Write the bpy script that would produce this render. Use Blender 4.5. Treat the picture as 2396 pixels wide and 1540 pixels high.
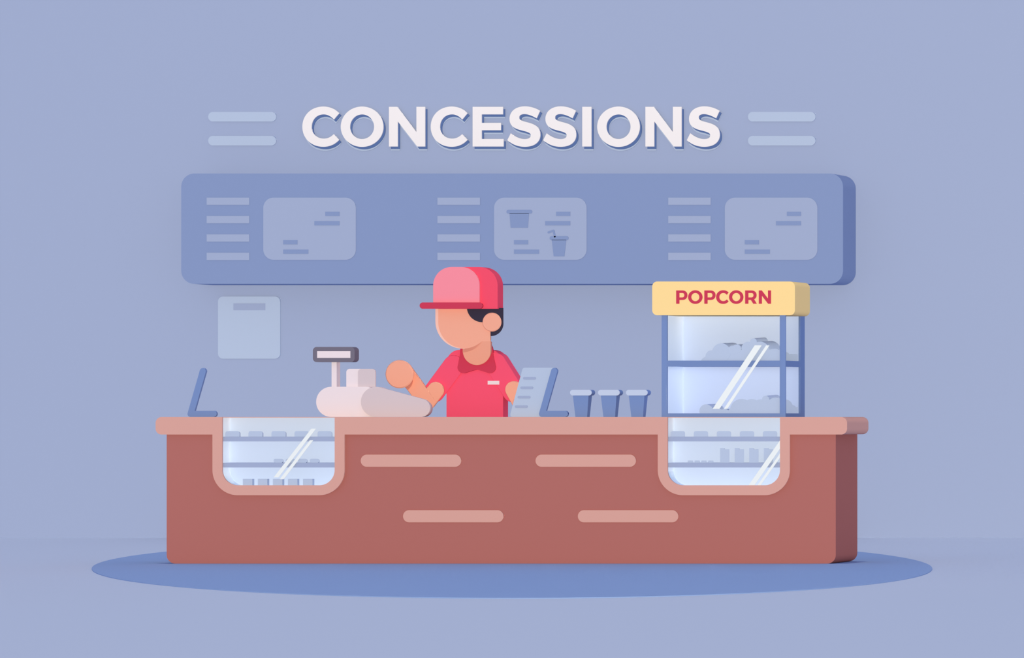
import bpy, bmesh, math
from mathutils import Vector
from mathutils.geometry import tessellate_polygon

# ------------------------------------------------------------------ camera
S = 326.667           # pixels per metre on the counter's front plane (y = 0)
D = 30.0              # camera distance to that plane
XC, ZC = 12.0, 1.05   # camera stands far to the right, at worktop height
FW = 2396 / S
scn = bpy.context.scene
for o in list(bpy.data.objects):
    bpy.data.objects.remove(o)
col = scn.collection
cam = bpy.data.cameras.new('camera')
cam.sensor_width = 36
cam.lens = 36 * D / FW
cam.shift_x = -XC / FW
cam.shift_y = ((976 - 770) / S) / FW
cam.clip_end = 200
co = bpy.data.objects.new('camera', cam)
co.location = (XC, -D, ZC)
co.rotation_euler = (math.pi / 2, 0, 0)
col.objects.link(co)
scn.camera = co

# ------------------------------------------------------------------ light
scn.view_settings.view_transform = 'Standard'
scn.view_settings.look = 'None'
scn.view_settings.exposure = 0
scn.view_settings.gamma = 1
scn.view_settings.use_curve_mapping = False


def lin(c):
    c = c / 255
    return c / 12.92 if c <= .04045 else ((c + .055) / 1.055) ** 2.4


def hexlin(h):
    return [lin(int(h[i:i + 2], 16)) for i in (0, 2, 4)]


AMB = hexlin('A1ADCF')                       # soft blue room light from all around
LT = [1.05, 1.05, 1.05]                      # light that a front-facing surface sees in all
LM = [1.022, 1.022, 1.022]                   # the same after what neighbours block
KEY = [LT[i] - AMB[i] for i in range(3)]     # warm frontal lamp makes up the rest
w = bpy.data.worlds.new('world')
scn.world = w
w.use_nodes = True
w.node_tree.nodes['Background'].inputs[0].default_value = (*AMB, 1)
w.node_tree.nodes['Background'].inputs[1].default_value = 1
KEY_W = 4 * math.pi ** 2 / .925
fl = bpy.data.lights.new('front_lamp', 'POINT')
fl.energy = KEY_W
fl.color = KEY
fl.shadow_soft_size = 0.0
fl.use_nodes = True
nt = fl.node_tree
em = nt.nodes['Emission']
fo = nt.nodes.new('ShaderNodeLightFalloff')
fo.inputs['Strength'].default_value = 1
nt.links.new(fo.outputs['Constant'], em.inputs['Strength'])
flo = bpy.data.objects.new('front_lamp', fl)
flo.location = (XC, -D, ZC)
col.objects.link(flo)
sn = bpy.data.lights.new('overhead_sun', 'SUN')
SUNK = .30
sn.energy = math.pi * SUNK
sn.color = KEY
sn.angle = 0.0
sno = bpy.data.objects.new('overhead_sun', sn)
sno.location = (0, 0, 9)
col.objects.link(sno)

# ------------------------------------------------------------------ materials
MATS = {}


def mat(name, h, rough=.9, L=None):
    L = L or LM
    if name in MATS:
        return MATS[name]
    m = bpy.data.materials.new(name)
    m.use_nodes = True
    b = m.node_tree.nodes['Principled BSDF']
    c = hexlin(h)
    b.inputs['Base Color'].default_value = (*[min(.97, c[i] / L[i]) for i in range(3)], 1)
    b.inputs['Roughness'].default_value = rough
    b.inputs['Specular IOR Level'].default_value = 0.0
    MATS[name] = m
    return m


def glass(name, tint):
    m = bpy.data.materials.new(name)
    m.use_nodes = True
    n = m.node_tree
    n.nodes.clear()
    out = n.nodes.new('ShaderNodeOutputMaterial')
    mix = n.nodes.new('ShaderNodeMixShader')
    tr = n.nodes.new('ShaderNodeBsdfTransparent')
    gl = n.nodes.new('ShaderNodeBsdfGlossy')
    tr.inputs[0].default_value = (*tint, 1)
    gl.inputs['Roughness'].default_value = .05
    mix.inputs[0].default_value = .02
    n.links.new(tr.outputs[0], mix.inputs[1])
    n.links.new(gl.outputs[0], mix.inputs[2])
    n.links.new(mix.outputs[0], out.inputs[0])
    MATS[name] = m
    return m


LF = [AMB[i] + KEY[i] * (SUNK + .035) for i in range(3)]   # light on the floor
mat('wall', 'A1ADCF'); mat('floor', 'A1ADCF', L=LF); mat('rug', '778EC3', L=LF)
mat('pale', 'B5C3DF'); mat('mid', 'A1ADCF')
mat('menu', '8697C3'); mat('menu_ink', '8697C3')
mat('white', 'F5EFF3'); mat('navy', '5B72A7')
mat('counter', 'B16D69'); mat('worktop', 'D8A39B')
mat('red', 'F2516E'); mat('shirt_red', 'F25679'); mat('pink', 'F68FA2'); mat('crimson', 'CB3E5A')
mat('skin_back', 'F0A791'); mat('hair', '3A3547'); mat('tag', 'EBDDE6')
mat('register', 'EBDDE6'); mat('register_shaded', 'D3C3CC'); mat('bezel', '746F81')  # side tone is the register's white darkened, its shade painted in
mat('steelblue', '778EC3'); mat('lid', 'C2CDE8'); mat('butter', 'FFDB9B')


def add_glow(name, h, glow):  # emission added to make up for light missing inside
    """lining given an added glow that brightens the case and machine insides"""
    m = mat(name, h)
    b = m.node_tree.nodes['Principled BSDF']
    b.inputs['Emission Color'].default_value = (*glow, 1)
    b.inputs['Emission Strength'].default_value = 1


add_glow('case_back', 'CCD8EF', (.115, .14, .18)); add_glow('case_lining', 'FFFFFF', (.08, .13, .20))
add_glow('machine_back', 'CCD8EF', (.03, .05, .14)); add_glow('machine_side', 'FFFFFF', (.09, .17, .31))
mat('goods', 'BDCBE8'); mat('case_shelf', 'A7B3D6'); mat('painted_glare', 'EEF3F7'); mat('trousers', '3A3547')  # includes the opaque white for painted glare on the glass
glass('clear_glass', (.995, .995, .995))
glass('tinted_glass', (.965, .972, .985))


# ------------------------------------------------------------------ helpers
def P(u, v, y):
    k = (D + y) / D
    return (XC + ((u - 1198) / S - XC) * k, y, ZC + (976 - v) / S * k)


def depth_to(u0, u1, y0):
    """y of the back of a solid whose right edge shows at u0 in front and u1 behind"""
    a, b = (u0 - 1198) / S - XC, (u1 - 1198) / S - XC
    return (D + y0) * a / b - D


def arc(cx, cy, r, a0, a1, n=14, ry=None):
    ry = r if ry is None else ry
    return [(cx + r * math.cos(math.radians(a0 + (a1 - a0) * i / n)),
             cy + ry * math.sin(math.radians(a0 + (a1 - a0) * i / n))) for i in range(n + 1)]


def rect(u0, v0, u1, v1, r=0):
    if not isinstance(r, (tuple, list)):
        r = (r,) * 4
    tl, tr, br, bl = r
    p = []
    p += arc(u0 + tl, v0 + tl, tl, 180, 270) if tl else [(u0, v0)]
    p += arc(u1 - tr, v0 + tr, tr, 270, 360) if tr else [(u1, v0)]
    p += arc(u1 - br, v1 - br, br, 0, 90) if br else [(u1, v1)]
    p += arc(u0 + bl, v1 - bl, bl, 90, 180) if bl else [(u0, v1)]
    q = []
    for a in p:                                   # drop doubled points
        if not q or abs(a[0] - q[-1][0]) + abs(a[1] - q[-1][1]) > 1e-4:
            q.append(a)
    if abs(q[0][0] - q[-1][0]) + abs(q[0][1] - q[-1][1]) < 1e-4:
        q.pop()
    return q


def circle(cx, cy, r, n=64, ry=None):
    return arc(cx, cy, r, 0, 360, n, ry)[:-1]


def hull(ax, ay, ar, bx, by, br, n=24):
    """outline around two circles"""
    dx, dy = bx - ax, by - ay
    L = math.hypot(dx, dy)
    th = math.degrees(math.atan2(dy, dx))
    al = math.degrees(math.acos(max(-1, min(1, (ar - br) / L))))
    return arc(bx, by, br, th - al, th + al, n) + arc(ax, ay, ar, th + al, th + 360 - al, n)


def path(s, f):
    """tiny M/L/C path reader; f maps a point to pixels"""
    t = s.replace(',', ' ').split()
    i, p, cur, cmd = 0, [], None, None
    while i < len(t):
        if t[i] in 'MLC':
            cmd = t[i]; i += 1
        if cmd in 'ML':
            cur = (float(t[i]), float(t[i + 1])); i += 2
            p.append(cur)
        else:
            q = [float(x) for x in t[i:i + 6]]; i += 6
            a, b, c = (q[0], q[1]), (q[2], q[3]), (q[4], q[5])
            for k in range(1, 17):
                x = k / 16
                p.append(tuple((1 - x) ** 3 * cur[j] + 3 * (1 - x) ** 2 * x * a[j] + 3 * (1 - x) * x * x * b[j] + x ** 3 * c[j] for j in (0, 1)))
            cur = c
    return [f(*a) for a in p]


def area(l):
    return sum(l[i - 1][0] * l[i][1] - l[i][0] * l[i - 1][1] for i in range(len(l))) / 2


class M:
    """collects solids, builds ONE mesh"""

    def __init__(self):
        self.v, self.f = [], []

    def add(self, vs, fs):
        o = len(self.v)
        self.v += [tuple(a) for a in vs]
        self.f += [tuple(i + o for i in f) for f in fs]

    def prism(self, loops, y0, y1, yref=None):
        """loops in pixels (first the outline, then holes) seen at depth y0, straight back to y1"""
        if loops and not isinstance(loops[0], list):
            loops = [loops]
        yr = y0 if yref is None else yref
        L = []
        for k, l in enumerate(loops):
            w = [P(a, b, yr) for a, b in l]
            w = [(p[0], p[2]) for p in w]
            if (area(w) > 0) != (k == 0):
                w = w[::-1]
            L.append(w)
        flat = [p for l in L for p in l]
        n = len(flat)
        vs = [(x, y0, z) for x, z in flat] + [(x, y1, z) for x, z in flat]
        tris = tessellate_polygon([[Vector((x, z, 0)) for x, z in l] for l in L])
        fs = []
        for t in tris:
            a, b, c = [flat[i] for i in t]
            s = (b[0] - a[0]) * (c[1] - a[1]) - (c[0] - a[0]) * (b[1] - a[1])
            if abs(s) < 1e-12:
                continue
            t = t if s > 0 else t[::-1]
            fs.append(tuple(t))
            fs.append(tuple(i + n for i in t[::-1]))
        o = 0
        for l in L:
            m = len(l)
            for i in range(m):
                a, b = o + i, o + (i + 1) % m
                fs.append((b, a, a + n, b + n))
            o += m
        self.add(vs, fs)
        return self

    def loft(self, layers):
        """layers: lists of equal length of xyz, front first"""
        n = len(layers[0])
        vs = [p for l in layers for p in l]
        fs = [tuple(range(n)), tuple((len(layers) - 1) * n + i for i in range(n))[::-1]]
        for k in range(len(layers) - 1):
            for i in range(n):
                a, b = k * n + i, k * n + (i + 1) % n
                fs.append((b, a, a + n, b + n))
        self.add(vs, fs)
        return self

    def dome(self, loop, y0, steps, c=None):
        """loop seen at y0; steps = [(dy, scale)] about centre c (pixels)"""
        w = [P(a, b, y0) for a, b in loop]
        w = [(p[0], p[2]) for p in w]
        if area(w) < 0:
            w = w[::-1]
        if c is None:
            cx = (min(p[0] for p in w) + max(p[0] for p in w)) / 2
            cz = (min(p[1] for p in w) + max(p[1] for p in w)) / 2
        else:
            q = P(c[0], c[1], y0); cx, cz = q[0], q[2]
        return self.loft([[(cx + (x - cx) * s, y0 + dy, cz + (z - cz) * s) for x, z in w] for dy, s in steps])

    def limb(self, ax, ay, ar, bx, by, br, y0, steps):
        """limb between two circles (pixels); steps = [(dy, radius factor)]"""
        layers = []
        for dy, s in steps:
            l = hull(ax, ay, ar * s, bx, by, br * s)
            w = [P(a, b, y0) for a, b in l]
            w = [(p[0], y0 + dy, p[2]) for p in w]
            if area([(p[0], p[2]) for p in w]) < 0:
                w = w[::-1]
            layers.append(w)
        return self.loft(layers)

    def box(self, x0, x1, y0, y1, z0, z1):
        vs = [(x, y, z) for x in (x0, x1) for y in (y0, y1) for z in (z0, z1)]
        fs = [(0, 1, 3, 2), (4, 6, 7, 5), (0, 4, 5, 1), (2, 3, 7, 6), (0, 2, 6, 4), (1, 5, 7, 3)]
        self.add(vs, fs)
        return self

    def bar(self, u0, v0, u1, v1, y0, y1):
        """box whose front face shows as this pixel rectangle"""
        a, b = P(u0, v1, y0), P(u1, v0, y0)
        return self.box(a[0], b[0], y0, y1, a[2], b[2])

BASE = {}


def build(self, name, m, parent=None, base=None):
    me = bpy.data.meshes.new(name)
    base = BASE[parent.name] if parent is not None else (base or (0, 0, 0))
    me.from_pydata([(x - base[0], y - base[1], z - base[2]) for x, y, z in self.v], [], self.f)
    bm = bmesh.new(); bm.from_mesh(me)
    bmesh.ops.recalc_face_normals(bm, faces=bm.faces)
    bm.to_mesh(me); bm.free()
    me.materials.append(MATS[m] if isinstance(m, str) else m)
    o = bpy.data.objects.new(name, me)
    col.objects.link(o)
    if parent is not None:
        o.parent = parent
    else:
        o.location = base
    BASE[o.name] = base
    return o


M.build = build


def tag(o, label, cat, group=None):
    o['label'] = label
    o['category'] = cat
    if group:
        o['group'] = group
    return o


def thing(name, base, label, cat, group=None):
    o = bpy.data.objects.new(name, None)
    o.empty_display_size = .05
    o.location = base
    col.objects.link(o)
    BASE[o.name] = tuple(base)
    return tag(o, label, cat, group)


def struct(o):
    o['kind'] = 'structure'
    return o


def dup(o, dx, label=None, dy=0, dz=0):
    """copy of a thing with its parts and their sub-parts, moved sideways"""
    def rec(a, par):
        c = a.copy()
        col.objects.link(c)
        if par is not None:
            c.parent = par
        for ch in [q for q in kids.get(a.name, [])]:
            rec(ch, c)
        return c
    kids = {}
    for q in bpy.data.objects:
        if q.parent:
            kids.setdefault(q.parent.name, []).append(q)
    r = rec(o, None)
    r.location = (o.location[0] + dx, o.location[1] + dy, o.location[2] + dz)
    if label:
        r['label'] = label
    return r


# ------------------------------------------------------------------ setting
YW = 6.6
struct(M().box(-24, 26, YW, YW + .2, -.006, 9).build('wall_back', 'wall'))
struct(M().box(-24, 26, -33, YW + .2, -.2, -.006).build('floor', 'floor'))

# oval rug
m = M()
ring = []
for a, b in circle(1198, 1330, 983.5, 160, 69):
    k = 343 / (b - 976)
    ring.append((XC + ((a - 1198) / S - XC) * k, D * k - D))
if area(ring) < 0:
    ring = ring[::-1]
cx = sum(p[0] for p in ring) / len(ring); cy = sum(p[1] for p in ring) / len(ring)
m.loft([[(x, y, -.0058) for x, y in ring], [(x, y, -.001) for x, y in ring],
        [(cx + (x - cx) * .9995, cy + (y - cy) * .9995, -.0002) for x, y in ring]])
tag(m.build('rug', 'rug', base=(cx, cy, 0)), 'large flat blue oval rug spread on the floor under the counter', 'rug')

# ------------------------------------------------------------------ wall sign
LW = 4.608
GL = {
    'C': ['M 397 69 C 354 23 294 -3 226 -3 C 96 -3 0 90 0 215 C 0 340 96 432 226 432 C 294 432 355 404 397 355 L 340 294 C 308 326 274 343 233 343 C 156 343 100 289 100 215 C 100 139 154 82 229 82 C 272 82 308 102 340 137'],
    'N': ['M 0 0 L 91 0 L 296 272 L 296 0 L 390 0 L 390 429 L 305 429 L 95 157 L 95 429 L 0 429'],
    'E': ['M 0 0 L 327 0 L 327 82 L 98 82 L 98 173 L 305 173 L 305 253 L 98 253 L 98 347 L 334 347 L 334 429 L 0 429'],
    'S': ['M 353 43 C 305 12 248 -5 188 -5 C 90 -5 24 50 24 130 C 24 232 118 244 183 262 C 230 275 253 284 253 308 C 253 333 230 348 188 348 C 138 348 83 322 38 284 L 0 360 C 53 407 118 432 188 432 C 290 432 356 382 356 299 C 356 207 283 184 208 165 C 158 152 128 142 128 114 C 128 92 148 79 185 79 C 223 79 268 97 316 124'],
    'I': ['M 0 0 L 99 0 L 99 429 L 0 429'],
}


def glyph(ch, X, zx, ov, dv):
    """outline loops in pixels; X is the glyph's left edge in zoomed units"""
    f = lambda a, b: (zx + (X + a) / LW, ov + (138 + b) / LW + dv)
    if ch == 'O':
        q = lambda l: [f(a, b) for a, b in l]
        return [q(circle(230, 215, 230, 80, 218)), q(circle(230, 215, 130, 80, 132.5))]
    return [path(s, f) for s in GL[ch]]


word = [('C', 126, 680), ('O', 540, 680), ('N', 1060, 680), ('C', 1510, 680), ('E', 1962, 680),
        ('S', 32, 1180), ('S', 419, 1180), ('I', 840, 1180), ('O', 1001, 1180), ('N', 1521, 1180), ('S', 1967, 1180)]
where = ['first letter of the sign on the wall', 'second letter, between a C and an N', 'third letter, between O and C',
         'fourth letter, between N and E', 'fifth letter, the only E of the wall sign', 'sixth letter, right after the E',
         'seventh letter, just before the I', 'eighth letter, the only I of the wall sign', 'ninth letter, between I and N',
         'tenth letter, before the last S', 'last letter at the right end of the sign']
for (ch, X, zx), wh in zip(word, where):
    loops = glyph(ch, X, zx, 220, 0)
    us = [p[0] for p in loops[0]]
    c = P((min(us) + max(us)) / 2, 344, YW - .03)
    t = thing('sign_letter', (c[0], YW - .001, c[2]), 'white capital letter %s, %s' % (ch, wh), 'sign letter', 'letters of the wall sign')
    sh = lambda ls, du, dv: [[(a + du, b + dv) for a, b in l] for l in ls]
    M().prism(loops, YW - .027, YW - .017).build('letter_face', 'white', t)
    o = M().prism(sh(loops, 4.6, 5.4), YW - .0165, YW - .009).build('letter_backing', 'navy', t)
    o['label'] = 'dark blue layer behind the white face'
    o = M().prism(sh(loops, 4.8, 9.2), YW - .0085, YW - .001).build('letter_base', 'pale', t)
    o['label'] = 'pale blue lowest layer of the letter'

# rounded bars beside the sign
for (u0, u1, side) in ((487, 646, 'left'), (1750, 1908, 'right')):
    for (v0, v1, hh) in ((262, 284.5, 'upper'), (318, 340.5, 'lower')):
        c = P((u0 + u1) / 2, v1, YW)
        tag(M().prism(rect(u0, v0, u1, v1, 11.2), YW - .012, YW - .001).build('wall_bar', 'pale', base=(c[0], YW - .001, c[2])),
            '%s pale blue rounded bar on the wall %s of the sign letters' % (hh, side), 'wall decoration', 'rounded bars beside the sign')

# notice on the wall
c = P(582, 839, YW)
t = thing('wall_notice', (c[0], YW - .001, c[2]), 'square pale blue notice with a darker strip, on wall below the menu board', 'notice')
M().prism(rect(510, 694, 655.5, 839.5, 12), YW - .014, YW - .001).build('notice_sheet', 'pale', t)
M().bar(546, 710, 620, 726, YW - .018, YW - .014).build('heading_strip', 'mid', t)

# ------------------------------------------------------------------ menu board
yb = depth_to(1972, 2002, 0)
ym = (D + YW) * ((2002 - 1198) / S - XC) / ((1972 - 1198) / S - XC) - D     # front plane so that the back touches the wall
c = P(1198, 664, ym)
t = thing('menu_board', (c[0], YW - .001, c[2]), 'long rounded blue menu board on the wall above the counter', 'menu board')
M().prism(rect(424, 406, 1972.5, 664.5, 31), ym, YW - .001).build('board_case', 'menu', t)
ya = ym - .006
for k in range(3):
    du = 540 * k
    for v in (462.5, 505.5, 548.5, 591.5):
        M().bar(483.5 + du, v, 583 + du, v + 17, ya, ym).build('text_bar', 'mid', t)
    pn = M().prism(rect(616 + du, 462.5, 832.5 + du, 608, 24), ya, ym).build('menu_panel', 'mid', t)
    for (a, b, c_, d_) in ((761, 495.5, 794, 505.5), (735.5, 517.5, 794, 527.5), (662.5, 562, 695.5, 572), (662.5, 584, 721, 594)):
        M().bar(a + du, b, c_ + du, d_, ya - .004, ya).build('price_bar', 'menu_ink', pn)
    if k == 1:
        z = lambda a, b: (1150 + a / 10.265, 460 + b / 10.265)
        pc = M()
        pc.prism(rect(1185, 491, 1245, 500, 4.5), ya - .004, ya)
        pc.prism([z(432, 400), z(898, 400), z(872, 748), z(458, 748)], ya - .004, ya)
        pc.build('bucket_picture', 'menu_ink', pn)
        pc = M()
        pc.prism(rect(1286, 552.5, 1330, 562.3, 4.9), ya - .004, ya)
        pc.prism([z(1446, 1040), z(1794, 1040), z(1748, 1436), z(1492, 1436)], ya - .004, ya)
        a, b, e = z(1368, 860), z(1485, 817), z(1520, 960)
        pc.prism(hull(*a, 2.5, *b, 2.2), ya - .0038, ya)
        pc.prism(hull(*b, 2.3, *e, 2.2), ya - .004, ya)
        pc.build('drink_picture', 'menu_ink', pn)

# ------------------------------------------------------------------ counter
YF = -.03                                    # front plane of worktop and case frames
yc1 = depth_to(1955.5, 2006, 0)              # back of the counter body
yt1 = depth_to(1982, 2032, YF)               # back of the worktop
yd = .11                                     # depth of the glass cases
cb = P(1172, 1319, 0)
t = thing('service_counter', (cb[0], .2, 0), 'long reddish brown service counter with pink worktop and rounded inlays', 'counter')


def ucut(u0, u1, v1, r, v0):
    return arc(u1 - r, v1 - r, r, 0, 90, 20) + arc(u0 + r, v1 - r, r, 90, 180, 20)


x0, x1 = 497, 806
body = [(390, 1017)] + [(497, 1017)] + (arc(497 + 59, 1159 - 59, 59, 180, 90, 20) + arc(806 - 59, 1159 - 59, 59, 90, 0, 20)) + [(806, 1017)]
body += [(1539, 1017)] + (arc(1539 + 59, 1159 - 59, 59, 180, 90, 20) + arc(1848 - 59, 1159 - 59, 59, 90, 0, 20)) + [(1848, 1017)]
body += [(1955.5, 1017)] + arc(1955.5 - 20, 1319 - 20, 20, 0, 90) + arc(390 + 20, 1319 - 20, 20, 90, 180)
cbod = M().prism(body, 0, yc1).build('counter_body', 'counter', t)
wt = M()
wt.prism(rect(364, 976, 497, 1017, (14, 0, 0, 14)), YF, yt1)
wt.prism(rect(806, 976, 1539, 1017), YF, yt1)
wt.prism(rect(1848, 976, 1982, 1017, (0, 14, 14, 0)), YF, yt1)
for a, b in ((496, 807), (1538, 1849)):
    p, q = P(a, 1016.5, YF), P(b, 976.0, YF)
    wt.box(p[0], q[0], yd + .012, yt1, p[2], q[2])
wt.build('worktop', 'worktop', t)
for (u0, v0) in ((844, 1064), (1253, 1064), (943, 1194), (1352, 1194)):
    M().prism(rect(u0, v0, u0 + 235, v0 + 28.5, 14.2), -.006, -.0003).build('inlay_bar', 'worktop', t)

# glass display cases
ZT = 1.05


def case(u0, stripes, label):
    u1 = u0 + 263
    b = P(u0 + 131, 1159, YF)
    k = thing('display_case', (b[0], .1, b[2]), label, 'display case', 'glass cases in the counter')
    fo_, fi = 23, 36
    R = 59
    fr = [(u0 - 23, 976)] + arc(u0 - 23 + R, 1159 - R, R, 180, 90, 20) + arc(u1 + 23 - R, 1159 - R, R, 90, 0, 20) + [(u1 + 23, 976)]
    fr += [(u1, 976)] + arc(u1 - fi, 1135.7 - fi, fi, 0, 90, 20) + arc(u0 + fi, 1135.7 - fi, fi, 90, 180, 20) + [(u0, 976)]
    M().prism(fr, YF, YF + .012).build('case_frame', 'worktop', k)
    sh_ = [(u0 - 20, 977)] + arc(u0 - 20 + R, 1156 - R, R, 180, 90, 20) + arc(u1 + 20 - R, 1156 - R, R, 90, 0, 20) + [(u1 + 20, 977)]
    # white lining follows the opening; the outside of the shell sits in the counter's cut-out
    g = 1.5
    sh_ += [(u1 + g, 977)] + arc(u1 + g - fi, 1135.7 + g - fi, fi, 0, 90, 20) + arc(u0 - g + fi, 1135.7 + g - fi, fi, 90, 180, 20) + [(u0 - g, 977)]
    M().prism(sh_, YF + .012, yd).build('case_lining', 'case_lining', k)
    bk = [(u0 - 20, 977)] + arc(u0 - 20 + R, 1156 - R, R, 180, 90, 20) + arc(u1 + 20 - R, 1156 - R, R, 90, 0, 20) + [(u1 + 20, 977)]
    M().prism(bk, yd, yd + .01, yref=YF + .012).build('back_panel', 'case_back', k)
    for v0, v1 in ((1022, 1033.2), (1083, 1094.2)):
        p, q = P(u0 - g, v1, YF + .012), P(u1 + g, v0, YF + .012)
        M().box(p[0], q[0], YF + .018, yd, p[2], q[2]).build('shelf', 'case_shelf', k)
    gl = [(u0, 976.4)] + arc(u0 + fi, 1135.7 - fi, fi, 180, 90, 20) + arc(u1 - fi, 1135.7 - fi, fi, 90, 0, 20) + [(u1, 976.4)]
    M().prism(gl, YF + .003, YF + .007).build('glass_pane', 'clear_glass', k)
    p, q = P(u0 - 20, 976, YF + .012), P(u1 + 20, 976, YF + .012)
    M().box(p[0], q[0], YF + .012, yd + .011, ZT - .004, ZT - .0005).build('top_board', 'worktop', k)
    for s in stripes:  # reflections on the pane, put in as opaque white strips
        o = M().prism(s, YF + .001, YF + .003).build('glare_stripe', 'painted_glare', k)
        o['label'] = 'white diagonal glare stripe painted on the glass'
    return k


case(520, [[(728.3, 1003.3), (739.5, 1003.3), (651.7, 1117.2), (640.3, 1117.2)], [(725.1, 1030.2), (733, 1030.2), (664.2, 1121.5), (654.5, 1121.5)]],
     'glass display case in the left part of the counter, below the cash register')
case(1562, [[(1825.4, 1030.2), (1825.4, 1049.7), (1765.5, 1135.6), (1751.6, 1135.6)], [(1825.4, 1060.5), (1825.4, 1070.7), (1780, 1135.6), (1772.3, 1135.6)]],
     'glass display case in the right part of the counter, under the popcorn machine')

# goods in the cases
YI = YF + .022
ordn = {4: ['leftmost', 'second from left', 'third from left', 'rightmost'],
        5: ['leftmost', 'second from left', 'middle', 'fourth from left', 'rightmost']}


def shelf_z(v):
    return P(0, v, YF + .012)[2]


def goods(name, loop, vb, n, du, depth, taper, label, cat, group, extra=None):
    us = [p[0] for p in loop]
    um = (min(us) + max(us)) / 2
    zs = shelf_z(vb) + .0003
    b = P(um, vb, YI)
    m_ = M()
    # front outline, narrowing towards the back
    wz = [(P(a, bb, YI)[0], P(a, bb, YI)[2]) for a, bb in loop]
    if area(wz) < 0:
        wz = wz[::-1]
    zmin = min(p[1] for p in wz)
    wz = [(x, z - zmin + zs) for x, z in wz]
    xm = b[0]
    zt = zs
    steps = [(0, 1), (depth * .5, 1 - taper * .5), (depth, 1 - taper)]
    m_.loft([[(xm + (x - xm) * s, YI + dy, zt + (z - zt) * (1 - (1 - s) * .3)) for x, z in wz] for dy, s in steps])
    o = m_.build(name, 'goods', base=(b[0], YI, zs))
    k = P(du + 1198, 0, YI)[0] - P(1198, 0, YI)[0]
    for i in range(n):
        q = o if i == 0 else dup(o, k * i)
        tag(q, label % ordn[n][i], cat, group)


for u0, wh in ((520, 'left'), (1562, 'right')):
    goods('bread_loaf', rect(u0 + 7.4, 1009, u0 + 41, 1022, (5, 5, 0, 0)), 1022, 5, 53.9, .07, .9 if 0 else .55,
          '%s of five pale blue rounded loaves on top shelf, ' + wh + ' case', 'loaf', 'loaves on the top shelf of the %s case' % wh)
goods('snack_bun', rect(640.4, 1073.7, 662.6, 1083, 4), 1083, 4, 28.2, .045, .55,
      '%s of four small pale blue buns on lower shelf, left case', 'bun', 'buns on the lower shelf of the left case')
goods('sweet', rect(1609.1, 1077.9, 1621.9, 1083, 2), 1083, 4, 15.9, .025, .6,
      '%s of four tiny pale blue sweets on lower shelf, right case', 'sweet', 'sweets on the lower shelf of the right case')
# square boxes on the floor of the left case
k = P(35.2 + 1198, 0, YI)[0] - P(1198, 0, YI)[0]
zs = P(0, 1135.7 + 1.5, YF + .012)[2] + .0003
p, q = P(568.1, 1121, YI), P(590.3, 1121, YI)
o = M().box(p[0], q[0], YI, depth_to(590.3, 594.9, YI), zs, p[2]).build('snack_box', 'goods', base=(p[0], YI, zs))
for i in range(5):
    r_ = o if i == 0 else dup(o, k * i)
    tag(r_, '%s of five square pale blue boxes on the bottom of left case' % ordn[5][i], 'box', 'boxes on the bottom of the left case')
# tall cartons with a raised tab
zs = shelf_z(1083) + .0003
k = P(34.1 + 1198, 0, YI)[0] - P(1198, 0, YI)[0]
b = P(1695.9, 1083, YI)
t = thing('drink_carton', (b[0], YI, zs), '', 'carton', 'cartons on the lower shelf of the right case')
wz = [P(a, bb, YI) for a, bb in ((1684.9, 1083), (1706.9, 1083), (1706.9, 1051.7), (1684.9, 1051.7))]
m_ = M().loft([[(b[0] + (p[0] - b[0]) * s, YI + dy, max(zs, p[2]) if p[2] > 0.75 else zs) for p in wz] for dy, s in ((0, 1), (.05, .42))])
m_.build('carton_body', 'goods', t)
M().prism(rect(1684.9, 1048.5, 1695.7, 1051.7), YI, YI + .004).build('carton_tab', 'goods', t)
bpy.context.view_layer.update()
for i in range(4):
    r_ = t if i == 0 else dup(t, k * i)
    tag(r_, '%s of four tall pale blue cartons on lower shelf, right case' % ordn[4][i], 'carton', 'cartons on the lower shelf of the right case')

# ------------------------------------------------------------------ card stands
ys = .04
STZ = 968.7


def bracket(m_, pts, r, y0, y1):
    (a, b, c) = pts
    # one outline: round ends, sharp inner corner, round outer corner
    def off(p, q, s):
        L = math.hypot(q[0] - p[0], q[1] - p[1])
        n = (-(q[1] - p[1]) / L * r * s, (q[0] - p[0]) / L * r * s)
        return (p[0] + n[0], p[1] + n[1]), (q[0] + n[0], q[1] + n[1])
    a1, b1 = off(a, b, -1)
    b2, c2 = off(b, c, -1)
    # inner corner: intersection of the two inner offset lines
    x1_, y1_ = a1; x2_, y2_ = b1; yy = b2[1]
    s = (yy - y1_) / (y2_ - y1_)
    inner = (x1_ + (x2_ - x1_) * s, yy)
    th = math.degrees(math.atan2(b[1] - a[1], b[0] - a[0]))
    L = []
    L += arc(a[0], a[1], r, th + 90, th + 270, 16)          # round top end
    L += [inner]
    L += arc(c[0], c[1], r, -90, 90, 16)
    L += arc(b[0], b[1], r, 90, th + 90, 8)
    m_.prism(L, y0, y1)


b = P(472, 976, ys)
m_ = M()
bracket(m_, [(474.5, 868.6), (445.9, STZ), (499.5, STZ)], 7.25, ys, ys + .02)
tag(m_.build('card_stand', 'steelblue', base=(b[0], ys, ZT)), 'blue angled stand without a card, at the left end of the counter', 'stand')

b = P(1280, 976, ys)
t = thing('menu_stand', (b[0], ys, ZT), 'slanted pale blue list on a blue angled stand, between clerk and cups', 'stand')
m_ = M()
bracket(m_, [(1296.7, 868.2), (1268.3, STZ), (1321.6, STZ)], 7.25, ys, ys + .02)
m_.build('stand_bracket', 'steelblue', t)


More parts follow.
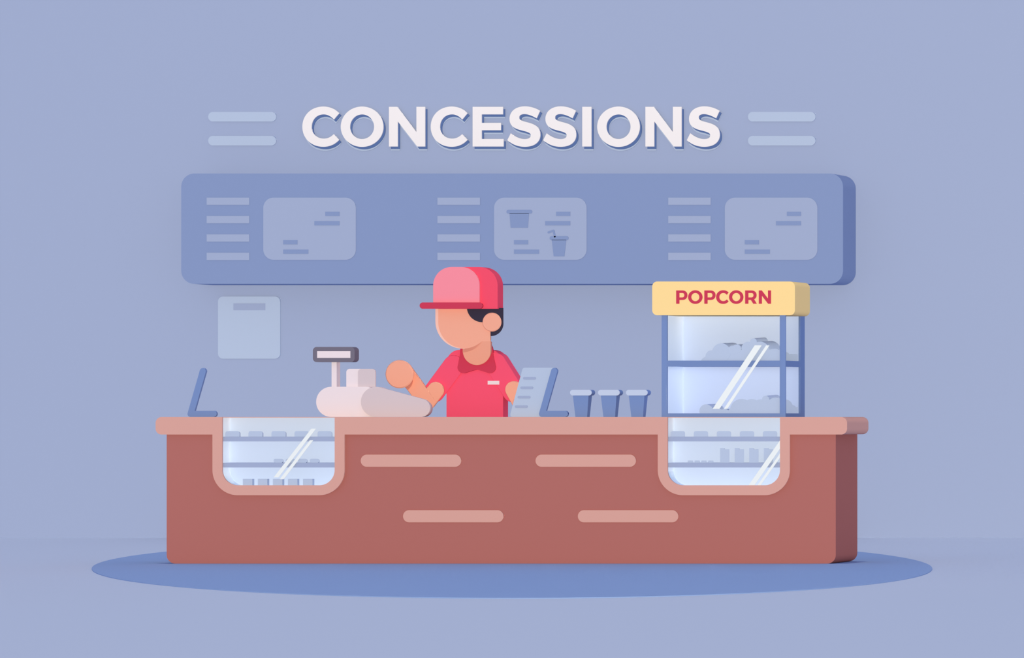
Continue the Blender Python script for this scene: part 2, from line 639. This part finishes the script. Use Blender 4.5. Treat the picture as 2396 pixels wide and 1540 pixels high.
def round_poly(pts, r):
    out = []
    n = len(pts)
    for i in range(n):
        p0, p1, p2 = Vector(pts[i - 1]), Vector(pts[i]), Vector(pts[(i + 1) % n])
        d0, d2 = (p0 - p1).normalized(), (p2 - p1).normalized()
        rr = r[i] if isinstance(r, (list, tuple)) else r
        if rr == 0:
            out.append(tuple(p1)); continue
        tl = rr / math.tan(d0.angle(d2) / 2)
        a, c_ = p1 + d0 * tl, p1 + d2 * tl
        for k_ in range(9):
            x = k_ / 8
            q_ = a * (1 - x) ** 2 + p1 * 2 * x * (1 - x) + c_ * x * x
            out.append(tuple(q_))
    return out


sheet = round_poly([(1223.2, 860.7), (1297, 860.7), (1268, 975.9), (1192.2, 975.9)], [6.5, 0, 0, 6.5])
pn = M().prism(sheet, ys + .021, ys + .027).build('list_panel', 'pale', t)
for (a, b_, v) in ((1223.8, 1253.7, 885.4), (1217.4, 1247.2, 907.6), (1210.9, 1240.9, 929.6), (1204.6, 1234.5, 951.8)):
    M().prism(rect(a, v - 3.1, b_, v + 3.1, 3.1), ys + .018, ys + .021).build('text_line', 'mid', pn)

# ------------------------------------------------------------------ cups
yk = .06
b = P(1362, 976, yk)
t = thing('paper_cup', (b[0], yk, ZT), '', 'cup', 'lidded cups on the counter')
dt = depth_to(1377, 1385.3, yk) - yk
db = depth_to(1373.8, 1379.8, yk) - yk
f = [P(1340.3, 925.6, yk), P(1377, 925.6, yk), P(1373.8, 976, yk), P(1346.4, 976, yk)]
bk = [(f[0][0], yk + dt, f[0][2]), (f[1][0], yk + dt, f[1][2]), (f[2][0], yk + db, f[2][2]), (f[3][0], yk + db, f[3][2])]
M().loft([f[::-1], bk[::-1]]).build('cup_body', 'steelblue', t)
ld = M().prism(rect(1333.7, 912.3, 1384.4, 925.5, 6.6), yk + .0, yk + dt).build('lid', 'steelblue', t)
o = M().prism(rect(1333.7, 912.3, 1384.4, 925.5, 6.6), yk - .006, yk - .0002).build('lid_front', 'lid', ld)
o['label'] = 'pale front of the lid'
bpy.context.view_layer.update()
k = P(65.4 + 1198, 0, yk)[0] - P(1198, 0, yk)[0]
cl = ['blue cup with pale lid, nearest the slanted list stand', 'blue cup with pale lid, middle one of three',
      'blue cup with pale lid, nearest the popcorn machine']
for i in range(3):
    r_ = t if i == 0 else dup(t, k * i)
    r_['label'] = cl[i]

# ------------------------------------------------------------------ cash register
yr = .10
b = P(870, 976, yr)
t = thing('cash_register', (b[0], yr + .05, ZT), 'white rounded cash register with grey pole display, left of the clerk', 'cash register')
M().prism(rect(739.7, 905.2, 890, 975.8, (35.2, 35.2, 0, 35.2)), yr + .02, yr + .26).build('register_body', 'register', t)
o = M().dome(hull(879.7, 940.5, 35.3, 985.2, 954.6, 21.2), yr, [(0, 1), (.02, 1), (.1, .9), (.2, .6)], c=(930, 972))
o = o.build('side_housing', 'register_shaded', t)
o['label'] = 'greyish pink side housing, shade painted in'
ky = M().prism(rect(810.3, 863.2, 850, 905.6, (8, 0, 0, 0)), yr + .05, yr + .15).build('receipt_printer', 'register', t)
o = M().prism(rect(837.5, 863.2, 878.8, 905.6, (8, 8, 0, 0)), yr + .04, yr + .0495).build('printer_side', 'register_shaded', ky)
o['label'] = 'greyish pink side of the printer, shade painted in'
yp = yr + .08
M().bar(775.8, 846, 787.8, 906, yp, depth_to(787.8, 796, yp)).build('display_pole', 'register', t)
yq = yr + .04
ds = M().prism(rect(732, 812, 829.7, 847.5, 9), yq, depth_to(829.7, 839.9, yq)).build('display', 'bezel', t)
M().bar(742, 822, 819.7, 837.6, yq - .002, yq).build('screen', 'register', ds)

# ------------------------------------------------------------------ popcorn machine
y0 = .02
y1 = depth_to(1838, 1883, y0)
b = P(1693, 976, y0)
t = thing('popcorn_machine', (b[0], (y0 + y1) / 2, ZT), 'glass sided blue popcorn machine with a yellow header, on right counter end', 'popcorn machine')
XL, XR = P(1548, 0, y0)[0], P(1838, 0, y0)[0]
zb = lambda v: P(0, v, y0)[2]
zt_, th = zb(735), .012
fr = M()
fr.bar(1548, 734, 1561.3, 976, y0, y0 + th)
fr.bar(1824.5, 734, 1838, 976, y0, y0 + th)
fr.bar(1561.3, 844, 1824.5, 858, y0, y0 + th)
fr.bar(1561.3, 967.5, 1824.5, 976, y0, y0 + th)
fr.build('front_frame', 'steelblue', t)
sf = M()
ypost = D * (XR - XC) / ((1872.3 - 1198) / S - XC) - D
sf.box(XR - .012, XR, ypost, y1, ZT, zt_ + .01)
sf.box(XR - .012, XR, y0 + th, ypost, zb(858), zb(844))
sf.box(XR - .012, XR, y0 + th, ypost, ZT, zb(967.5))
sf.build('side_frame', 'steelblue', t)
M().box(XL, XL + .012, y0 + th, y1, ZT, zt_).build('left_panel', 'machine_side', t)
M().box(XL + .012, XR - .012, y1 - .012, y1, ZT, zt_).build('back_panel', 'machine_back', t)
M().box(XL + .012, XR - .0125, y0 + th, y1 - .0125, zb(857), zb(844)).build('shelf', 'steelblue', t)
M().box(XL + .012, XR - .0125, y0 + th, y1 - .0125, ZT + .0005, zb(967.5)).build('bottom_tray', 'steelblue', t)
M().bar(1559, 738, 1827, 969, y0 - .004, y0 - .0005).build('front_glass', 'clear_glass', t)
M().box(XR - .008, XR - .004, y0 + th, ypost, zb(967.5), zt_).build('side_glass', 'tinted_glass', t)
for s in ([(1765.9, 808.2), (1782.3, 808.2), (1683.6, 956.8), (1667.3, 956.8)], [(1792.5, 808.2), (1800.5, 808.2), (1701.8, 956.8), (1693.6, 956.8)]):  # glare on the front glass, painted as opaque white strips
    o = M().prism(s, y0 - .006, y0 - .004).build('glare_stripe', 'painted_glare', t)
    o['label'] = 'white diagonal glare stripe painted on the front glass'
yh = y0 - .02
yh1 = depth_to(1860, 1895, yh)
cn = M().prism(rect(1526, 658.8, 1860, 737.8, 12), yh, yh1).build('header', 'butter', t)
M().box(XL + .02, XR - .02, yh1 + .0005, y1, zt_ + .0003, zt_ + .03).build('roof_plate', 'butter', t)
PW = 9.215
PG = {
    'P': ['M 0 0 L 132 0 C 197 0 240 38 240 102 C 240 166 197 205 132 205 L 69 205 L 69 287 L 0 287', 'M 69 55 L 127 55 C 158 55 176 70 176 102 C 176 134 158 150 127 150 L 69 150'],
    'C': ['M 267 43 C 238 12 197 -4 150 -4 C 64 -4 0 58 0 143 C 0 228 64 290 150 290 C 197 290 238 272 267 236 L 230 196 C 207 218 184 229 154 229 C 103 229 67 194 67 143 C 67 91 103 55 152 55 C 182 55 207 68 230 93'],
    'R': ['M 0 0 L 132 0 C 203 0 245 38 245 102 C 245 144 226 174 192 190 L 250 287 L 176 287 L 124 205 L 69 205 L 69 287 L 0 287', 'M 69 55 L 128 55 C 163 55 181 72 181 102 C 181 133 163 150 128 150 L 69 150'],
    'N': ['M 0 0 L 63 0 L 198 178 L 198 0 L 262 0 L 262 287 L 200 287 L 65 112 L 65 287 L 0 287'],
}
for ch, X in (('P', 203), ('O', 461), ('P', 810), ('C', 1065), ('O', 1343), ('R', 1690), ('N', 1985)):
    f = lambda a, b_: (1560 + (X + a) / PW, 670 + (90 + b_) / PW)
    if ch == 'O':
        L = [[f(a, b_) for a, b_ in circle(154.5, 143, 154.5, 64, 147)], [f(a, b_) for a, b_ in circle(154.5, 143, 87.5, 64, 88.5)]]
    else:
        L = [path(s, f) for s in PG[ch]]
    o = M().prism(L, yh - .003, yh).build('letter', 'crimson', cn)
    o['label'] = 'dark red letter %s' % ch

# added fill lights under the machine's roof and shelf, no lamps seen there
for v_, p_ in ((735.5, .42), (860, .34)):
    al = bpy.data.lights.new('machine_fill', 'AREA')
    al.shape = 'RECTANGLE'
    al.size, al.size_y = XR - XL - .08, .3
    al.energy = p_
    al.color = (.86, .93, 1)
    ao = bpy.data.objects.new('machine_fill', al)
    ao.location = ((XL + XR) / 2, y0 + .22, zb(v_))
    col.objects.link(ao)

# popcorn heaps: rounded lumps
Zf = lambda a, b_, r: (1500 + a / 4.4, 640 + b_ / 4.4, r / 4.4)


def heap(circs, vbase, label):
    m_ = M()
    ztop = zb(vbase) + .0004
    for j, (a, b_, r, yy, dd) in enumerate(circs):
        cu, cv, cr = Zf(a, b_, r)
        yy = yy + y0 + .02 + j * .0004
        loop = circle(cu, cv, cr, 40)
        w_ = [P(p[0], p[1], yy) for p in loop]
        w_ = [(p[0], max(ztop, p[2])) for p in w_]
        q = []
        for p in w_:
            if not q or math.hypot(p[0] - q[-1][0], p[1] - q[-1][1]) > 1e-5:
                q.append((min(p[0], XR - .0135), p[1]))
        if area(q) < 0:
            q = q[::-1]
        cx_ = sum(p[0] for p in q) / len(q)
        if dd == DB:          # lumps that run back and to the right
            m_.loft([[(p[0], yy, p[1]) for p in q], [(p[0] + .041 + (p[0] - cx_) * .05, yy + .11, ztop + (p[1] - ztop) * 1.05) for p in q],
                     [(cx_ + .02 + (p[0] - cx_) * .6, yy + .16, ztop + (p[1] - ztop) * .7) for p in q]])
        else:
            m_.loft([[(p[0], yy, p[1]) for p in q], [(cx_ + (p[0] - cx_) * .7 - .01, yy + dd * .5, ztop + (p[1] - ztop) * .8) for p in q],
                     [(cx_ + (p[0] - cx_) * .3 - .02, yy + dd, ztop + (p[1] - ztop) * .5) for p in q]])
    us = P(1745, 0, y0 + .1)
    o = m_.build('popcorn_heap', 'goods', base=(us[0], y0 + .1, ztop))
    o['kind'] = 'stuff'
    tag(o, label, 'popcorn')


DB = .23
heap([(680, 925, 68, 0, .1), (726, 855, 63, 0, .12), (826, 813, 94, 0, DB), (800, 880, 80, 0, .12), (940, 790, 47, 0, .1), (985, 776, 46, 0, DB), (900, 880, 110, 0, .1), (1000, 870, 90, 0, .1),
      (1103, 770, 68, 0, .1), (1157, 702, 34, 0, DB), (1225, 800, 98, 0, DB), (1100, 870, 90, 0, .1), (1370, 865, 91, 0, .1),
      (1280, 880, 90, 0, .1), (1482, 856, 50, .28, .09), (1548, 868, 41, .28, .08), (1584, 880, 52, .28, .08), (1520, 900, 60, .28, .09)], 844,
     'pale popcorn heap on the upper shelf of the popcorn machine')
heap([(670, 1417, 70, 0, DB), (800, 1455, 60, 0, .1), (740, 1440, 55, 0, .1), (860, 1450, 55, 0, DB), (1035, 1412, 120, 0, .1), (950, 1440, 60, 0, .1), (1140, 1390, 97, 0, .1),
      (1120, 1420, 90, 0, .1), (1283, 1297, 38, 0, DB), (1228, 1360, 64, 0, .1), (1385, 1370, 92, 0, .12), (1290, 1400, 90, 0, .1),
      (1487, 1372, 74, .28, .09), (1556, 1402, 47, .28, .08), (1612, 1416, 42, .28, .06), (1530, 1420, 60, .28, .08), (1590, 1440, 50, .28, .06)], 967.5,
     'pale popcorn heap on the bottom of the popcorn machine')

# ------------------------------------------------------------------ clerk
Z3 = lambda a, b_: (960 + a / 3.85, 600 + b_ / 3.85)
Z8 = lambda a, b_: (890 + a / 9.06, 810 + b_ / 9.06)
YP = .60                                    # front of the shirt
b = P(1111, 976, YP + .1)
t = thing('person', (b[0], YP + .1, 0), 'person in red cap and red polo shirt, standing behind the counter', 'person')

# skin: head, ear, neck, arms, hands, hidden trunk and legs in one surface
YHD, YN, YARM, YHAND = YP - .12, YP - .035, YP - .04, YP - .11
bm_ = M()
head = [(1018.7, 715)] + [(1147.8, 715)] + arc(1083.25, 751.4, 64.55, 0, 180, 40)
bm_.dome(head, YHD, [(0, 1), (.08, .93), (.2, .7), (.27, .4)], c=(1083, 750))
bm_.dome(circle(1150.4, 753.8, 22.2), YHD - .016, [(0, .93), (.006, 1), (.03, .8), (.06, .55)])
YJ = lambda v: YHD + .0008 + (v - 798) / 56 * (YN - YHD)
bm_.dome([(1100, 740), (1147.6, 740), (1147.6, 799), (1128.3, 799)], YHD + .0004, [(0, 1), (.04, .9), (.08, .6)], c=(1112, 760))
neck = [(1082.6, 798), (1147.8, 798)] + arc(1115.2, 822, 32.6, 0, 180, 30)
nk = []
for sc_, dy_ in ((.985, 0), (1, .004), (.84, .07), (.5, .15)):
    nk.append([])
    for (u, v) in neck[::-1]:
        p_ = P(1112 + (u - 1112) * sc_, 812 + (v - 812) * sc_, YJ(v))
        nk[-1].append((p_[0], p_[1] + dy_, p_[2]))
if area([(p[0], p[2]) for p in nk[0]]) < 0:
    nk = [l[::-1] for l in nk]
bm_.loft(nk)

# underside of the jaw, sloping back to the neck
up = [Z3(*p) for p in ((472, 829), (500, 829), (530, 824.5), (560, 816), (590, 803), (620, 784), (646, 764))]
lo = [Z3(*p) for p in ((472, 866), (502, 863), (535, 854), (565, 841), (595, 822), (622, 799), (648, 766))]
F = [P(u, v, YHD + .002) for u, v in up]
B = [P(u, v, YJ(v) - .0005) for u, v in lo]
C2 = [P(u, v - 5, YJ(v) + .01) for u, v in up]
n = len(F)
vs = F + B + C2
fs = []
for i in range(n - 1):
    fs += [(i, i + 1, n + i + 1, n + i), (n + i, n + i + 1, 2 * n + i + 1, 2 * n + i), (2 * n + i, 2 * n + i + 1, i + 1, i)]
fs += [(0, n, 2 * n), (n - 1, 3 * n - 1, 2 * n - 1)]
bm_.add(vs, fs)
DM = [(0, .93), (.006, 1), (.05, .8), (.09, .35)]
el = (997.7, 941.1)
bm_.limb(1018.7, 913.2, 19.7, *el, 19.8, YARM, DM)
bm_.limb(*el, 19.8, 944, 867.5, 19.8, YARM - .001, DM)
bm_.dome(circle(934.2, 875.7, 33.1), YHAND, [(0, .93), (.007, 1), (.06, .8), (.1, .5)])
# slope between the fist and the wrist
up = [Z8(*p) for p in ((686, 680), (668, 725), (640, 772), (605, 815), (568, 848), (525, 872))]
lo = [Z8(*p) for p in ((688, 684), (690, 740), (678, 800), (655, 850), (620, 898), (575, 938))]
F = [P(u, v, YHAND + .009) for u, v in up]
B = [P(u, v, YARM - .0018) for u, v in lo]
C2 = [P(u - 2, v - 2, YARM + .01) for u, v in up]
n = len(F)
fs = []
for i in range(n - 1):
    fs += [(i, i + 1, n + i + 1, n + i), (n + i, n + i + 1, 2 * n + i + 1, 2 * n + i), (2 * n + i, 2 * n + i + 1, i + 1, i)]
fs += [(0, n, 2 * n), (n - 1, 3 * n - 1, 2 * n - 1)]
bm_.add(F + B + C2, fs)
# curled fingers and thumb on the far side of the fist
for i, (du, dv, r) in enumerate(((-18, -14, 7.5), (-21, 0, 8), (-18, 13, 7.5), (-11, 23, 6.5))):
    bm_.limb(934.2 + du, 875.7 + dv, r, 938 + du * .2, 877 + dv * .8, r * .85, YHAND + .04, [(0, 1), (.03, 1), (.06, .7), (.07, .3)])
bm_.limb(952, 862, 8, 936, 855, 7, YHAND + .05, [(0, 1), (.03, 1), (.06, .5)])
# right arm down to a hand behind the list stand
bm_.limb(1201, 911.7, 19.7, 1217.9, 942.8, 19.7, YARM, [(0, .95), (.005, 1), (.05, 1), (.08, .6)])
bm_.limb(1217.9, 942.8, 18, 1237, 950, 16, YARM - .02, [(0, .93), (.006, 1), (.05, .8), (.08, .4)])
for i, dv in enumerate((-8, -2, 5, 11)):
    bm_.limb(1240, 951 + dv, 4.2, 1252, 955 + dv * .9, 3.6, YARM - .03, [(0, .8), (.006, 1), (.03, .8)])
# trunk, hips and legs (inside the clothes, behind the counter)
bm_.dome(rect(1060, 850, 1165, 1090, 20), YP + .02, [(0, 1), (.08, .9), (.13, .5)])
for uc in (1085, 1138):
    a, c_ = P(uc, 0, YP + .04), P(uc, 1060, YP + .04)
    for seg in ((.80, .42, .075, .055), (.42, .04, .055, .04)):
        zt0, zt1, ra, rb = seg
        bm_.loft([[(a[0] + rr * math.cos(k_ * math.pi / 10), YP + .08 + rr * .9 * math.sin(k_ * math.pi / 10), zz) for k_ in range(20)] for zz, rr in ((zt1, rb), (zt0, ra))])
    bm_.loft([[(a[0] + .045 * sx, YP + .03 + .12 * sy, zz) for sx, sy in ((-1, -1), (1, -1), (1, .6), (-1, .6))] for zz in (0.001, .06)])
skin = bpy.data.materials.new('skin')
skin.use_nodes = True
MATS['skin'] = skin
body = bm_.build('body', 'skin', t)
# fuse into one closed surface
core = M().box(*[c_ for q_ in ((b[0] - .02, b[0] + .02), (YP + .05, YP + .09), (1.2, 1.24)) for c_ in q_]).build('core', 'skin')
md = body.modifiers.new('fuse', 'BOOLEAN')
md.operation = 'UNION'
md.solver = 'EXACT'
md.use_self = True
md.object = core
bpy.context.view_layer.update()
dg = bpy.context.evaluated_depsgraph_get()
me = bpy.data.meshes.new_from_object(body.evaluated_get(dg))
body.modifiers.clear()
bpy.data.objects.remove(core)
if len(me.polygons) > 200:
    body.data = me
    me.name = 'body'

# skin colour, with a highlight strip painted down the left of the face
nt = skin.node_tree
bs = nt.nodes['Principled BSDF']
bs.inputs['Roughness'].default_value = .9
bs.inputs['Specular IOR Level'].default_value = 0
tc = nt.nodes.new('ShaderNodeTexCoord')
sp = nt.nodes.new('ShaderNodeSeparateXYZ')
nt.links.new(tc.outputs['Object'], sp.inputs[0])


def mn(op, a, b_=None):
    n_ = nt.nodes.new('ShaderNodeMath')
    n_.operation = op
    for i, x in enumerate((a, b_)):
        if x is None:
            continue
        if isinstance(x, (int, float)):
            n_.inputs[i].default_value = x
        else:
            nt.links.new(x, n_.inputs[i])
    return n_.outputs[0]


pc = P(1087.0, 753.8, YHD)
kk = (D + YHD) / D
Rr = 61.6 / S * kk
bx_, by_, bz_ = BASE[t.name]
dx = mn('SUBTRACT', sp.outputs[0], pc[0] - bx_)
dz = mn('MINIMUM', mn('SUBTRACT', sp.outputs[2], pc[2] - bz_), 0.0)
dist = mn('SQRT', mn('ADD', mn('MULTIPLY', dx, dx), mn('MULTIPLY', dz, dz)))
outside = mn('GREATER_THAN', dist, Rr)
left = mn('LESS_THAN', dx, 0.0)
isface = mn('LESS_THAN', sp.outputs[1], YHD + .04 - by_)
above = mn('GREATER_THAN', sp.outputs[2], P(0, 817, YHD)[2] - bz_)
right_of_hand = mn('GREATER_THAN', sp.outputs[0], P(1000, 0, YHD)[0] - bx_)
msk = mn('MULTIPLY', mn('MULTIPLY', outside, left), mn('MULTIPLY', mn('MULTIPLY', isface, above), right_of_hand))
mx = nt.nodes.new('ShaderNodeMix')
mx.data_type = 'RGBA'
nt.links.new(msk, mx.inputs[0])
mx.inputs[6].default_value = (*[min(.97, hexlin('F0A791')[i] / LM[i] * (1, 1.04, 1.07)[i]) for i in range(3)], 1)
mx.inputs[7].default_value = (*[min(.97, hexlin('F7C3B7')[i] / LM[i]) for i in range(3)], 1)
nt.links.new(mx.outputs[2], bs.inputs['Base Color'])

# hair
hp = [Z3(508, 465), Z3(836, 465), Z3(836, 605)] + [Z3(*p) for p in arc(723, 605, 113.5, 0, 90, 16)] + [Z3(723, 592), Z3(648, 592)]
hp += [Z3(*p) for p in arc(648, 454, 139, 90, 176, 16)]
hm = M().prism(hp, YHD - .006, YHD + .0)
hm.dome([Z3(600, 465), Z3(836, 465), Z3(836, 605)] + [Z3(*p) for p in arc(723, 605, 113.5, 0, 90, 16)] + [Z3(600, 719)], YHD + .008,
        [(0, 1), (.08, .78), (.18, .6), (.24, .3)], c=Z3(600, 560))
hm.build('hair', 'hair', t)

# cap
YC = YHD - .03
crown = rect(1025, 624.8, 1164.4, 722.6, (43.6, 43.6, 0, 0))
dcap = depth_to(1164.4, 1177.1, YC) - YC
cp = M().dome(crown, YC, [(0, 1), (dcap, 1), (dcap + .1, .72), (dcap + .2, .4)], c=(1085, 700)).build('cap', 'red', t)
o = M().prism(rect(1013.5, 624.7, 1121.8, 707.8, (43.6, 43.6, 0, 0)), YC - .014, YC - .0005).build('front_panel', 'pink', cp)
o['label'] = 'pink front panel of the cap'
o = M().prism(rect(981.3, 707.8, 1129.1, 722.6, 7.4), YC - .05, YC - .0005)
o = M().dome(rect(981.3, 707.8, 1129.1, 722.6, 7.4), YC - .045, [(0, .99), (.004, 1), (.0445, .93)], c=(1075, 715)).build('brim', 'crimson', cp)
o['label'] = 'dark red brim'

# shirt
sh = M()
yb2 = depth_to(1177.1, 1188.8, YP)
tor = [Z3(*p) for p in arc(446, 962, 120, 180, 270, 16)] + [Z3(*p) for p in arc(716, 962, 120, 270, 360, 16)] + [(1177.1, 1010), (1044.7, 1010)]
sh.dome(tor, YP, [(0, 1), (yb2 - YP, 1), (yb2 - YP + .06, .75)], c=(1105, 1010))
SL = [(0, .97), (.004, 1), (.05, .8), (.09, .4)]
sh.limb(1060.5, 856.1, 24.7, 1015.8, 916.9, 24.7, YP - .012, SL)
sh.limb(1158.2, 849.9, 24.7, 1200.3, 916.9, 24.7, YP - .012, [(0, .98), (.003, 1), (.085, 1), (.12, .6)])
sh.build('polo_shirt', 'shirt_red', t)
cl_ = [Z3(450, 825), Z3(447, 885)] + [Z3(*p) for p in arc(478, 1000, 53, 186, 75, 12)] + [Z3(572, 1026), Z3(597, 1021), Z3(622, 1026)]
cl_ += [Z3(*p) for p in arc(717, 1000, 53, 105, -6, 12)] + [Z3(748, 895), Z3(745, 852), Z3(737, 818), Z3(723, 790)]
o = M().prism(cl_, YP - .018, YP - .013 + .012).build('collar', 'crimson', t)
o['label'] = 'dark red collar'
M().bar(1141, 891.3, 1168, 900.1, YP - .017, YP - .0003).build('name_tag', 'tag', t)
# trousers, out of sight behind the counter
tr = M()
for uc in (1085, 1138):
    a = P(uc, 0, YP + .04)
    tr.loft([[(a[0] + rr * math.cos(k_ * math.pi / 10), YP + .08 + rr * .9 * math.sin(k_ * math.pi / 10), zz) for k_ in range(20)] for zz, rr in ((.08, .07), (.45, .075), (.90, .095))])
tr.build('trousers', 'trousers', t)
